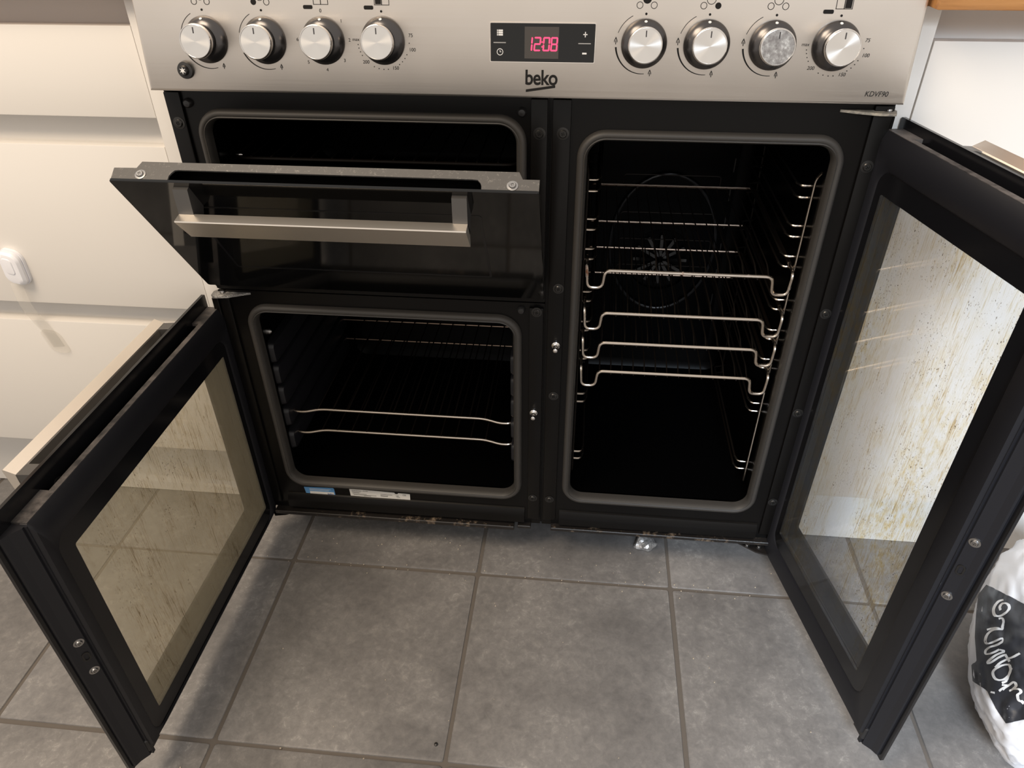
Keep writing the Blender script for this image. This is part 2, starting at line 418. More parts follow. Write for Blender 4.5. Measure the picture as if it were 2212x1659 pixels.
# --- raised columns and ledges pressed into the frames
for x0, x1, z0, z1 in ((0.0235, SEAM - 0.003, 0.075, 0.508), (0.0235, SEAM - 0.003, 0.522, 0.800), (SEAM + 0.003, 0.0735, 0.075, 0.800),
                       (BX0 + 0.001, -0.427, 0.522, 0.800), (BX0 + 0.001, -0.432, 0.075, 0.508), (0.430, BX1 - 0.001, 0.075, 0.800)):
    MB().box((x0, -0.005, z0), (x1, 0.0, z1), 0.002, seg=2).build('pressed_column', M['enamel'], ck, (x0, 0, z0))
TL = frame((0, 0, 0), (0, -1, 0), (0, 0, 1), (1, 0, 0))        # profile in (out, up), extruded along x
for x0, x1 in ((-0.418, 0.018), (0.080, 0.424)):
    mb = MB(TL); mb.prism([(0, 0.098), (0.003, 0.0965), (0.0075, 0.087), (0.0082, 0.082), (0.0082, 0.068), (0, 0.066)], x0, x1)
    mb.build('bottom_ledge', M['enamel'], ck, (0.5 * (x0 + x1), 0, 0.08), angle=25)
# top lip vents under the panel
for k in range(7): MB().box((-0.36 + k * 0.115, -0.004, 0.802), (-0.285 + k * 0.115, 0, 0.808), 0.001).build('vent_lip', M['enamel'], ck, (-.36 + k * .115, 0, 0.805))
mb = MB(); mb.box((-0.446, -0.014, 0.052), (0.0, 0.01, 0.0605), 0.001); mb.box((0.006, -0.01, 0.054), (0.03, 0.01, 0.0605), 0.001)
mb.build('base_lip', M['rusty'], ck, (-0.2, 0, 0.056))
mb = MB(); mb.box((0.066, -0.012, 0.055), (0.452, 0.01, 0.0625), 0.001)
mb.build('base_lip', M['rusty'], ck, (0.23, 0, 0.06))
MB().box((SEAM - 0.0014, 0.004, 0.061), (SEAM + 0.0014, 0.02, 0.81)).build('seam_strip', M['enamel'], ck)

# --- screws on the front frame
def screw_mesh(T, r=0.0052):
    mb = MB(T)
    mb.lathe([(r * 1.5, 0), (r * 1.5, 0.0008), (r, 0.0010), (r, 0.0018), (r * 0.8, 0.0030), (r * 0.45, 0.0030), (r * 0.4, 0.0016), (0.0004, 0.0016)], 20)
    for a in (0.4, 0.4 + PI / 2):
        R = Matrix.Rotation(a, 4, 'Z'); mb.box((-r * 0.42, -r * 0.1, 0.0012), (r * 0.42, r * 0.1, 0.0028), 0, T @ R)
    return mb
scr = None
for x, z, y in ((-0.4365, 0.7615, -0.005), (0.0347, 0.7587, -0.005), (0.0640, 0.7594, -0.005), (0.0346, 0.502, -0.005), (0.0650, 0.5419, -0.005),
             (0.0631, 0.3524, -0.005), (0.0325, 0.1277, -0.005), (0.0619, 0.127, -0.005), (0.4385, 0.728, -0.005), (0.4385, 0.52, -0.005), (0.4385, 0.345, -0.005), (0.4385, 0.155, -0.005)):
    org = (x, y, z)
    if scr is None: scr = screw_mesh(frame(org, (1, 0, 0), (0, 0, 1), (0, -1, 0))).build('screw', M['screw'], ck, org)
    else: copy_at(scr, ck, org)
rub = None
for x, z in ((-0.4195, 0.786), (0.0124, 0.7835), (0.0116, 0.5025)):
    org = (x, 0, z)
    if rub is None: rub = MB(frame(org, (1, 0, 0), (0, 0, 1), (0, -1, 0))).lathe([(0.0062, 0), (0.0058, 0.004), (0.004, 0.0062), (0.0012, 0.0066)], 20).build('rubber_buffer', M['plastic'], ck, org)
    else: copy_at(rub, ck, org)
pin = None
for x, z in ((0.0640, 0.4474), (0.0322, 0.3179)):
    org = (x, -0.005, z)
    if pin is None:
        pin = MB(frame(org, (1, 0, 0), (0, 0, 1), (0, -1, 0))).lathe([(0.0062, 0), (0.0062, 0.003), (0.0042, 0.0042), (0.0030, 0.0055), (0.0030, 0.010), (0.0036, 0.012), (0.0040, 0.0145), (0.0034, 0.0172), (0.0012, 0.0186)], 20).build('catch_pin', M['chrome'], ck, org)
        pin['label'] = 'small bright chrome catch pin'
    else: copy_at(pin, ck, org)

# --- rating label and blue sticker on the left frame
mb = MB(TF); mb.prism([(-0.3858, 0.1128), (-0.3835, 0.0945), (-0.3290, 0.0950), (-0.3295, 0.1125), (-0.3315, 0.1145)], 0.0002, 0.0006)
bs = mb.build('blue_sticker', M['blue'], ck, (-0.357, 0, 0.104), smooth=False); bs['label'] = 'blue and white sticker under the left oven'
mb = MB(TF); mb.box((-0.376, 0.0962, 0.0006), (-0.331, 0.1035, 0.0008)); mb.build('white_panel', M['label'], bs)
mb = MB(TF)
for k in range(2): mb.box((-0.376, 0.1062 + k * 0.003, 0.0006), (-0.340 + 0.004 * k, 0.1070 + k * 0.003, 0.0008))
mb.build('print_line', M['label'], bs)
mb = MB(TF); add_text(mb, 'beko', 0.0055, TF @ Matrix.Translation((-0.3375, 0.0992, 0.0009)), bold=0.00012); mb.build('lettering', mat('navy_print', (0.03, 0.06, 0.2), .5), bs, smooth=False)
lab = [(-0.3010, 0.1158), (-0.3000, 0.0985), (-0.255, 0.0975), (-0.243, 0.0945), (-0.236, 0.0962), (-0.190, 0.0938), (-0.1893, 0.1118), (-0.2105, 0.1125), (-0.2125, 0.1098), (-0.2165, 0.1100), (-0.2180, 0.1130)]
rl = MB(TF).prism(lab, 0.0002, 0.0006).build('rating_label', M['label'], ck, (-0.246, 0, 0.105), smooth=False); rl['label'] = 'torn white rating label under the left oven'
mb = MB(TF)
add_text(mb, 'Model Number:', 0.0028, TF @ Matrix.Translation((-0.2965, 0.1118, 0.0008)), align='LEFT')
add_text(mb, 'Serial Number:', 0.0028, TF @ Matrix.Translation((-0.2965, 0.1090, 0.0008)), align='LEFT')
add_text(mb, 'KDVF90', 0.0027, TF @ Matrix.Translation((-0.276, 0.1118, 0.0008)), align='LEFT')
add_text(mb, 'UK', 0.0042, TF @ Matrix.Translation((-0.2128, 0.1052, 0.0008)), align='CENTER'); add_text(mb, 'CA', 0.0042, TF @ Matrix.Translation((-0.2113, 0.1020, 0.0008)), align='CENTER')
add_text(mb, 'CE', 0.0052, TF @ Matrix.Translation((-0.200, 0.1082, 0.0008)), align='CENTER')
for x0, x1, z in ((-0.296, -0.283, .1066), (-0.296, -0.27, .1040), (-0.294, -0.252, .1018), (-0.275, -0.262, .1002), (-0.244, -0.222, .1068), (-0.244, -0.23, .1040), (-0.244, -0.231, .1022)):
    mb.box((x0, z - .0004, .0006), (x1, z + .0002, .0008))
mb.build('lettering', M['print'], rl, smooth=False)

# --- shelf side frames of the right oven (wire ladders)
RIGHT_Z = (0.566, 0.496, 0.444, 0.391)
PEG_Z = (0.669, 0.612, 0.566, 0.496, 0.444, 0.391, 0.305, 0.249, 0.179)
def arc_path(pts, r, n=5):
    """polyline with rounded corners"""
    P = [Vector(p) for p in pts]; out = [P[0]]
    for a, b, c in zip(P, P[1:], P[2:]):
        d1 = (a - b); d2 = (c - b); rr_ = min(r, d1.length * 0.49, d2.length * 0.49)
        s, e = b + d1.normalized() * rr_, b + d2.normalized() * rr_
        for i in range(n + 1):
            t_ = i / n; out.append(s * (1 - t_) ** 2 + b * 2 * t_ * (1 - t_) + e * t_ * t_)
    out.append(P[-1]); return out
# pegs that show left and right, measured on the two side walls
for side, x, sx in (('l', 0.0985, 1), ('r', 0.3975, -1)):
    y0 = 0.045
    lad = MB().tube(arc_path([(x + sx * -0.002, y0 - 0.012, 0.706), (x, y0, 0.693), (x, y0, 0.155)], 0.008), 0.0019, 8).build('shelf_ladder', M['wire'] if side == 'r' else M['wire_dark'], ck, (x, y0, 0.42))
    MB().tube([(x, 0.355, 0.70), (x, 0.355, 0.155)], 0.0019, 8).build('rear_rod', M['wire_dark'], lad)
    g0 = None
    for k, z in enumerate(PEG_Z):
        if k == 7: continue
        for dz in (0.0115, -0.0047):
            org = Vector((x, 0.2, z + dz)); zz = z + dz
            if g0 is None:
                g0 = MB().tube(arc_path([(x - sx * 0.005, y0 + 0.009, zz), (x + sx * 0.014, y0 + 0.009, zz), (x + sx * 0.0175, y0 + 0.022, zz)], 0.006, 4), 0.0017, 7).build('guide_peg', M['wire'], lad, org)
                g1 = MB().tube([(x + sx * 0.0175, y0 + 0.022, zz), (x + sx * 0.0175, 0.345, zz), (x - sx * 0.003, 0.352, zz)], 0.0017, 7).build('guide_rail', M['wire_dark'], lad, org)
            else: copy_at(g0, lad, org); copy_at(g1, lad, org)

# --- fan cover at the back of the right oven
fc = MB(TF)
fc.ringplate(rr(0.125, 0.20, 0.370, 0.66, 0.02), rr(0.19, 0.33, 0.31, 0.46, 0.058), -0.414, -0.409)
fco = fc.build('fan_cover', M['cavity'], ck, (0.247, 0.41, 0.43))
mb = MB(TF)
for k in range(12):
    a = 2 * PI * k / 12
    mb.box((-0.003, 0.0, -0.412), (0.003, 0.052, -0.410), 0, TF @ Matrix.Translation((0.25, 0.395, 0)) @ Matrix.Rotation(a, 4, 'Z'))
mb.build('fan_grille', M['screw'], fco)
mb = MB(TF); mb.tube([(0.25 + 0.10 * math.cos(2 * PI * k / 40), 0.43 + 0.14 * math.sin(2 * PI * k / 40), -0.403) for k in range(40)], 0.003, 8, True)
mb.build('ring_element', M['plastic'], fco)
for k in range(7): MB(TF).box((0.362, 0.30 + k * 0.055, -0.410), (0.364, 0.325 + k * 0.055, -0.408)).build('vent_slot', M['screw'], fco)
# --- embossed shelf supports on the left oven wall
for x, sx in ((-0.4025, 1), (0.0035, -1)):
    for k, z in enumerate((0.388, 0.345, 0.302, 0.256, 0.205)):
        mb = MB(); hh = 0.0200
        mb.loft([[(x + sx * h, y, zz) for y, zz in rr(0.016 + i, z - hh + i, 0.36 - i, z + hh - i, 0.009 - i * .6, 4)] for i, h in ((0, -0.002), (0.0015, 0.007), (0.003, 0.0105), (0.006, 0.0115))], False, True)
        mb.build('embossed_runner', M['black_paint'], ck, (x, 0.2, z))
mb = MB(frame((-0.4025, 0.030, 0.425), (0, 1, 0), (0, 0, 1), (1, 0, 0))); mb.lathe([(0.006, 0), (0.005, 0.006), (0.002, 0.009), (0.0005, 0.0092)], 16)
mb.build('stud', M['steel_screw'], ck)
mb = MB(frame((-0.4, 0.06, 0.70), (0, 1, 0), (0, 0, 1), (1, 0, 0))); mb.lathe([(0.0035, 0), (0.0035, 0.006), (0.002, 0.009), (0.0005, 0.0095)], 16)
mb.build('stud', M['chrome'], ck)

# --- control panel
cp_prof = [(-0.004, 0.8085), (0.0, 0.8065)]
TPX = frame((0, 0, 0), (0, 1, 0), (0, 0, 1), (1, 0, 0))     # profile (y,z) along x
zt_ = 0.945
def py(z): return -PP + TILT * (z - ZP)
prof = [(py(ZP + .003), ZP + .003), (py(zt_), zt_), (py(zt_) + 0.004, zt_ + 0.003), (0.05, zt_ + 0.003), (0.05, zt_ - .004), (0.01, zt_ - .004), (0.003, ZP + 0.004), (-PP + 0.006, ZP - 0.0005), (-PP + 0.0015, ZP + 0.0003)]
mb = MB(TPX); mb.prism(prof, -0.4488, 0.4508)
es = [e for e in mb.bm.edges if abs(e.verts[0].co.x - e.verts[1].co.x) < 1e-5 and abs(abs(e.verts[0].co.x - 0.001) - 0.4498) < 1e-3 and max(e.verts[0].co.y, e.verts[1].co.y) < 0.0 and abs(e.verts[0].co.z - e.verts[1].co.z) > 0.05]
bmesh.ops.bevel(mb.bm, geom=es, offset=0.004, segments=3, affect='EDGES', profile=0.5)
cp = mb.build('control_panel', M['steel'], ck, (0, -PP, ZP), angle=40)
cp['label'] = 'brushed stainless control panel'
mb = MB(); mb.box((-0.449, 0.03, 0.93), (0.4505, 0.585, 0.948), 0.002); mb.build('hob_top', M['steel'], ck, (0, 0.3, 0.94))
_ey = Vector((0, TILT, 1)).normalized(); _ez = Vector((0, -1, TILT)).normalized()
TP = frame((0, -PP, ZP), (1, 0, 0), _ey, _ez)               # panel plane: (x, up, out)
def ps(z): return (z - ZP) / _ey.z

# knobs
KN = [(-0.3638, 0.865, 'gas'), (-0.2917, 0.865, 'gas2'), (-0.2205, 0.8655, 'num'), (-0.1487, 0.8663, 'temp'),
      (0.1527, 0.8668, 'gasr'), (0.2223, 0.8668, 'gasr'), (0.2944, 0.8668, 'gasr'), (0.3629, 0.8670, 'temp')]
k0 = None
for x, z, kind in KN:
    org = TP @ Vector((x, ps(z), 0))
    if k0 is None:
        T = TP @ Matrix.Translation((x, ps(z), 0))
        k0 = MB(T).lathe([(0.0257, 0), (0.0257, 0.0022), (0.0250, 0.0036), (0.0205, 0.0088), (0.0182, 0.0096), (0.0165, 0.011)], 48).build('knob', M['gun'], ck, org, angle=30)
        k0['label'] = 'round control knob with spun metal cap'
        MB(T).lathe([(0.0165, 0.009), (0.0163, 0.0145), (0.0168, 0.0155), (0.0176, 0.0205), (0.0176, 0.0215)], 48).build('knob_neck', M['plastic'], k0, org)
        MB(T).lathe([(0.0176, 0.0205), (0.0186, 0.0215), (0.0190, 0.025), (0.0187, 0.0298), (0.0181, 0.0308), (0.0173, 0.0308), (0.0171, 0.0298)], 48, cap=False).build('knob_rim', M['chrome'], k0, org, angle=60)
        MB(T).lathe([(0.0173, 0.0290), (0.0173, 0.0299), (0.0002, 0.0301)], 64).build('knob_cap', M['spun'], k0, org)
        MB(T).box((-0.0006, 0.0085, 0.0297), (0.0006, 0.0150, 0.0306), 0.0002).build('pointer', M['gun'], k0, org)
        MB(T @ Matrix.Translation((0, 0.0226, 0.0066)) @ Matrix.Rotation(-0.86, 4, 'X')).lathe([(0.0017, 0), (0.0017, 0.0006), (0.0003, 0.0009)], 12).build('dot', M['white_print'], k0, org)
    else:
        kk = copy_at(k0, ck, org)
        if x > 0.28 and kind == 'gasr':
            for ch in kk.children:
                if ch.name.startswith('knob_cap'): ch.data = ch.data.copy(); ch.data.materials[0] = M['spun_dull']; ch['label'] = 'dull smudged knob cap'

# markings printed round each knob
def arc_strip(mb, cx, cy, r, a0, a1, w0, w1, n=24):
    A = [];B = []
    for i in range(n + 1):
        t_ = i / n; a = math.radians(a0 + (a1 - a0) * t_); w = w0 + (w1 - w0) * t_
        A.append((cx + (r + w / 2) * math.cos(a), cy + (r + w / 2) * math.sin(a), 0.0003)); B.append((cx + (r - w / 2) * math.cos(a), cy + (r - w / 2) * math.sin(a), 0.0003))
    mb.loft([A, B], closed=False)
def disc(mb, cx, cy, r, n=16): mb.prism([(cx + r * math.cos(2 * PI * i / n), cy + r * math.sin(2 * PI * i / n)) for i in range(n)], 0.0001, 0.0003)
def circle(mb, cx, cy, r, w): arc_strip(mb, cx, cy, r, 0, 360, w, w, 24)
def flame(mb, cx, cy, s):
    for sg in (-1, 1):
        A = [(cx, cy + s), (cx + sg * .32 * s, cy + .35 * s), (cx + sg * .5 * s, cy - .15 * s), (cx + sg * .42 * s, cy - .5 * s)]
        mb.loft([[(x, y, .0003) for x, y in A], [(cx + (x - cx) * .62, cy + (y - cy) * .62 - .1 * s, .0003) for x, y in A]], closed=False)
    mb.prism([(cx - .1 * s, cy - s), (cx + .1 * s, cy - s), (cx + .1 * s, cy - .1 * s), (cx, cy + .2 * s), (cx - .1 * s, cy - .1 * s)], .0001, .0003)
def rect(mb, x0, y0, x1, y1): mb.prism([(x0, y0), (x1, y0), (x1, y1), (x0, y1)], .0001, .0003)
for idx, (x, z, kind) in enumerate(KN):
    c = ps(z); mb = MB(TP); R = 0.0316; top = ps(0.8968)
    def tx(txt, a, r, s=0.0052, sh=0.0, dx=0): add_text(mb, txt, s, TP @ Matrix.Translation((x + dx + r * math.cos(math.radians(a)), c + r * math.sin(math.radians(a)), .0003)), shear=sh)
    if kind in ('gas', 'gas2'):
        arc_strip(mb, x, c, R, 118, 165, .0006, .0006); arc_strip(mb, x, c, R, 205, 285, .0014, .0005)
        flame(mb, x + R * math.cos(math.radians(296)) + .002, c + R * math.sin(math.radians(296)), .0033)
    if kind == 'gasr':
        arc_strip(mb, x, c, R, 117, 160, .0006, .0006); flame(mb, x - R - .0002, c + .003, .0040)
        arc_strip(mb, x, c, R, 187, 275, .0020, .0005); flame(mb, x + R * math.cos(math.radians(287)), c + R * math.sin(math.radians(287)), .0036)
    if kind == 'num':
        for tt, a in (('1', 42), ('2', 2), ('3', -42), ('4', -88), ('5', -132), ('6', 178)): tx(tt, a, 0.0315)
        add_text(mb, '0', 0.0055, TP @ Matrix.Translation((x, top, .0003)))
    if kind == 'temp':
        sh = 0.2 if idx == 7 else 0
        for tt, a, s, dx in (('max', 178, .0050, -.0012), ('75', 11, .0054, .002), ('100', -17, .0054, .004), ('150', -68, .0054, .001), ('200', -133, .0054, -.001)): tx(tt, a, 0.0315, s, sh, dx)
        for a in (-4, -28, -37, -46, -55, -83, -93, -104, -115, -149, -157, -165, -172): disc(mb, x + .0308 * math.cos(math.radians(a)), c + .0308 * math.sin(math.radians(a)), .0006, 8)
    if kind != 'num': disc(mb, x, top, .0013)
    if kind in ('gas', 'gas2', 'gasr'):
        fill = {0: 'tl', 1: 'bl', 4: 'c', 5: 'br', 6: 'tr'}[idx]; by = top + .0086
        for nm, dx, dy, r in (('bl', -.0078, 0, .0033), ('br', .0078, 0, .0033), ('tl', -.0078, .0125, .0033), ('tr', .0078, .0125, .0033), ('c', 0, .0062, .0048)):
            (disc(mb, x + dx, by + dy, r) if nm == fill else circle(mb, x + dx, by + dy, r, .0006))
    else:
        by = top + .0062; xo = x + .0012
        for q in ((-.0088, 0, -.0082, .016), (.0082, 0, .0088, .016), (-.0088, 0, .0088, .0006), (-.0088, .0154, .0088, .016), (-.0004, 0, .0004, .016)): rect(mb, xo + q[0], by + q[1], xo + q[2], by + q[3])
        if idx == 3: rect(mb, xo - .0075, by + .001, xo - .0008, by + .015)
        if idx == 7: rect(mb, xo + .0008, by + .001, xo + .0075, by + .015)
        bx = x - .0145
        mb.prism(rr(bx - .0055, top + .0017, bx + .0055, top + .0058, .0014, 3), .0001, .0004)
    mb.build('printed_marking', M['print'], cp, TP @ Vector((x, c, 0)), smooth=False)

# logo and model number
mb = MB(TP); add_text(mb, 'beko', 0.0228, TP @ Matrix.Translation((0.0372, ps(0.8289), .0003)), bold=0.00045, spacing=0.95, wide=0.88, res=12)
mb.prism([(0.0193, ps(0.8138)), (0.0193, ps(0.8166)), (0.0538, ps(0.8217)), (0.0538, ps(0.8189))], .0001, .0003)
mb.build('logo', M['print'], cp, TP @ Vector((0.037, ps(.822), 0)), smooth=False)
mb = MB(TP); add_text(mb, 'KDVF90', 0.0080, TP @ Matrix.Translation((0.4180, ps(0.8183), .0003)), shear=0.2, wide=.92); mb.build('lettering', M['print'], cp, smooth=False)

# clock display
x0, x1, s0, s1 = -0.0222, 0.0973, ps(0.8466), ps(0.8864)
dp = MB(TP).loft([[(x, y, h) for x, y in rr(x0 + i, s0 + i, x1 - i, s1 - i, .001)] for i, h in ((0, 0), (0, .0012), (.0004, .0016))], False, True).build('clock_display', M['black_gloss'], ck, TP @ Vector((.037, ps(.866), 0)))
MB(TP).ringplate(rr(x0 - .0009, s0 - .0009, x1 + .0009, s1 + .0009, .0015), rr(x0, s0, x1, s1, .001), 0, .0009).build('display_bezel', M['steel'], dp)
mb = MB(TP); rect_ = (0.0172, s0 + .0035, 0.0563, s1 - .0035); mb.box((rect_[0], rect_[1], .0016), (rect_[2], rect_[3], .0017)); mb.build('display_window', M['lcd'], dp)
def seg7(mb, cx, cy, w, h, on, t_=.0016):
    g = .00025; sl = 0.06
    H = {'a': (0, h / 2), 'g': (0, 0), 'd': (0, -h / 2)}; V = {'f': (-1, 1), 'b': (1, 1), 'e': (-1, -1), 'c': (1, -1)}
    for k in on:
        if k in H:
            y = H[k][1]; l = w / 2 - g; y -= (t_ / 2) * (1 if k == 'a' else -1 if k == 'd' else 0)
            P = [(-l, y + (0 if k == 'g' else 0)), (-l + t_ / 2, y + t_ / 2), (l - t_ / 2, y + t_ / 2), (l, y), (l - t_ / 2, y - t_ / 2), (-l + t_ / 2, y - t_ / 2)]
        else:
            sx, sy = V[k]; xx = sx * (w / 2 - t_ / 2); a, b = (g, h / 2 - g) if sy > 0 else (-h / 2 + g, -g)
            P = [(xx, a), (xx + t_ / 2, a + t_ / 2), (xx + t_ / 2, b - t_ / 2), (xx, b), (xx - t_ / 2, b - t_ / 2), (xx - t_ / 2, a + t_ / 2)]
        mb.prism([(cx + x + y * sl, cy + y) for x, y in P], .0017, .0019)
dc = ps(0.8652); DH = 0.0148
for ch, cx, on in (('1', 0.0224, 'bc'), ('2', 0.0320, 'abged'), ('0', 0.0423, 'abcdef'), ('8', 0.0512, 'abcdefg')):
    mb = MB(TP); seg7(mb, cx, dc, 0.0080, DH, on); mb.build('digit', M['digit'], dp, smooth=False)
mb = MB(TP)
for dy in (0.0022, -.0028): mb.box((0.0368, dc + dy - .0008, .0017), (0.0378, dc + dy + .0008, .0019))
mb.build('colon', M['digit'], dp, smooth=False)
ix = -0.0112; mb = MB(TP); T2 = TP @ Matrix.Translation((0, 0, .0016))
for k in range(3):
    y = ps(.8735) + k * .0022
    mb.box((ix - .0034, y, 0), (ix - .0024, y + .0018, .0001), 0, T2); mb.box((ix - .0018, y, 0), (ix + .0034, y + .0018, .0001), 0, T2)
for a, b in ((0, 360),):
    A = [(ix + .0037 * math.cos(2 * PI * i / 24), ps(.8566) + .0037 * math.sin(2 * PI * i / 24), .0001) for i in range(25)]; B = [(ix + .0030 * math.cos(2 * PI * i / 24), ps(.8566) + .0030 * math.sin(2 * PI * i / 24), .0001) for i in range(25)]
    mb.loft([A, B], closed=False, T=T2)
mb.box((ix - .0003, ps(.8566), 0), (ix + .0003, ps(.8566) + .0022, .0001), 0, T2); mb.box((ix - .0003, ps(.8566) - .0003, 0), (ix + .0016, ps(.8566) + .0003, .0001), 0, T2)
jx = 0.0862
mb.box((jx - .0024, ps(.8755) - .0005, 0), (jx + .0024, ps(.8755) + .0005, .0001), 0, T2); mb.box((jx - .0005, ps(.8755) - .0028, 0), (jx + .0005, ps(.8755) + .0028, .0001), 0, T2)
mb.box((jx - .0026, ps(.8560) - .0009, 0), (jx + .0024, ps(.8560) + .0009, .0001), 0, T2)
mb.build('touch_icon', M['white_print'], dp, smooth=False)
mb = MB(TP)
for bx in (-.0115, .0858): mb.box((bx - .0072, ps(.8662) - .0006, .0016), (bx + .0072, ps(.8662) + .0006, .0020), .0002)
mb.build('button_bar', M['grey_print'], dp)
# ignition button
T = TP @ Matrix.Translation((-0.3966, ps(.8316), 0))
ib = MB(T).lathe([(0.0100, 0), (0.0100, .003), (.0094, .0045), (.0060, .0052), (.0054, .0085), (.0048, .0096), (.0004, .0098)], 32).build('ignition_button', M['plastic'], ck, T @ Vector((0, 0, 0)))
mb = MB(T); mb.prism([((.0042 if k % 2 == 0 else .0016) * math.sin(2 * PI * k / 12), (.0042 if k % 2 == 0 else .0016) * math.cos(2 * PI * k / 12)) for k in range(12)], .0097, .0100); mb.build('spark_symbol', M['white_print'], ib, smooth=False)

# --- grill door, dropped forward on its bottom hinge
HV = Vector((0, -0.5657, 0.8246)); HN = Vector((0, -0.8246, -0.5657))
TG = frame((0, -0.027, 0.536), (1, 0, 0), HV, HN)           # (x, up the door, outwards)
GX0, GX1, GH = -0.4455, 0.0465, 0.2515
gd = MB(TG).loft([[(x, y, h) for x, y in rr(GX0 + i, i, GX1 - i, GH - i, .003, 3)] for i, h in ((0, -.0032), (0, -.0006), (.0006, 0))], True, True).build('grill_door', M['black_gloss'], ck, TG @ Vector((-.2, .1, 0)))
gd['label'] = 'black glass grill door tilted open with long bar handle'
mb = MB(TG)   # speckled top strip with tabs and a long slot
y1 = GH - 0.0005; y0 = y1 - 0.0035
T_top = frame(TG @ Vector((0, y1 - .002, 0)), (1, 0, 0), -HN, HV)    # (x, inwards, up)
outer = [(GX0 + .002, .0045), (GX1 - .001, .0045), (GX1 - .001, .0178), (.027, .0178), (.0225, .0272), (-.412, .0272), (-.4165, .0185), (GX0 + .002, .0180)]
# built as four bars around the slot so the slot is a true opening
mb.prism([(GX0 + .002, .0032), (-.376, .0032), (-.3757, .009), (-.3735, .0130), (-.3705, .0165), (-.366, .0172), (-.366, .0272), (-.412, .0272), (-.4165, .0185), (GX0 + .002, .0180)], 0, .002, T_top)
mb.prism([(-.0175, .0032), (GX1 - .001, .0032), (GX1 - .001, .0178), (.027, .0178), (.0225, .0272), (-.028, .0272), (-.028, .0162), (-.0225, .0156), (-.0190, .0115), (-.0178, .008)], 0, .002, T_top)
mb.prism([(-.366, .0172), (-.028, .0162), (-.028, .0272), (-.366, .0272)], 0, .002, T_top)
mb.build('top_strip', M['hammer'], gd, smooth=False)
mb = MB(); mb.box((-.40, .0042, -.024), (0.01, .0262, -.020), 0, T_top); mb.build('slot_lining', M['enamel'], gd)
mb = MB(); mb.box((-.41, .0246, -.05), (0.02, .0262, -.0002), 0, T_top); mb.build('inner_skin', M['enamel'], gd)
MB(TG).box((GX0 + .006, .004, -.0255), (GX1 - .006, GH - .055, -.0045), .002).build('inner_shell', M['enamel'], gd)
for x, w in ((-0.4095, .0095), (0.0163, .009)):
    screw_mesh(frame(T_top @ Vector((x, w, .002)), (1, 0, 0), -HN, HV), .0042).build('screw', M['steel_screw'], gd)
mb = MB(TG); mb.ringplate(rr(-.375, .058, -.022, .205, .004), rr(-.372, .061, -.025, .202, .003), .0, .0003); mb.build('window_border', M['frit'], gd, smooth=False)
THX = frame(TG @ Vector((0, 0, 0)), HN, HV, (1, 0, 0))      # profile (out, up) along x
hp = [(.019, .200), (.020, .2190), (.021, .2207), (.0345, .2262), (.0356, .2250), (.0305, .1865), (.029, .1860)]
hd = MB(THX).prism(hp, -.3715, -.0335).build('handle', M['handle'], gd, TG @ Vector((-.2, .22, .03)), angle=20)
hd['label'] = 'long brushed metal bar handle'
for xa, xb in ((-.3715, -.3535), (-.0505, -.0335)):
    MB(THX).prism([(0.0001, .2440), (.005, .2450), (.0225, .2205), (.0225, .1990), (.012, .1995), (.0001, .207)], xa, xb).build('handle_mount', M['handle_end'], hd, smooth=False)

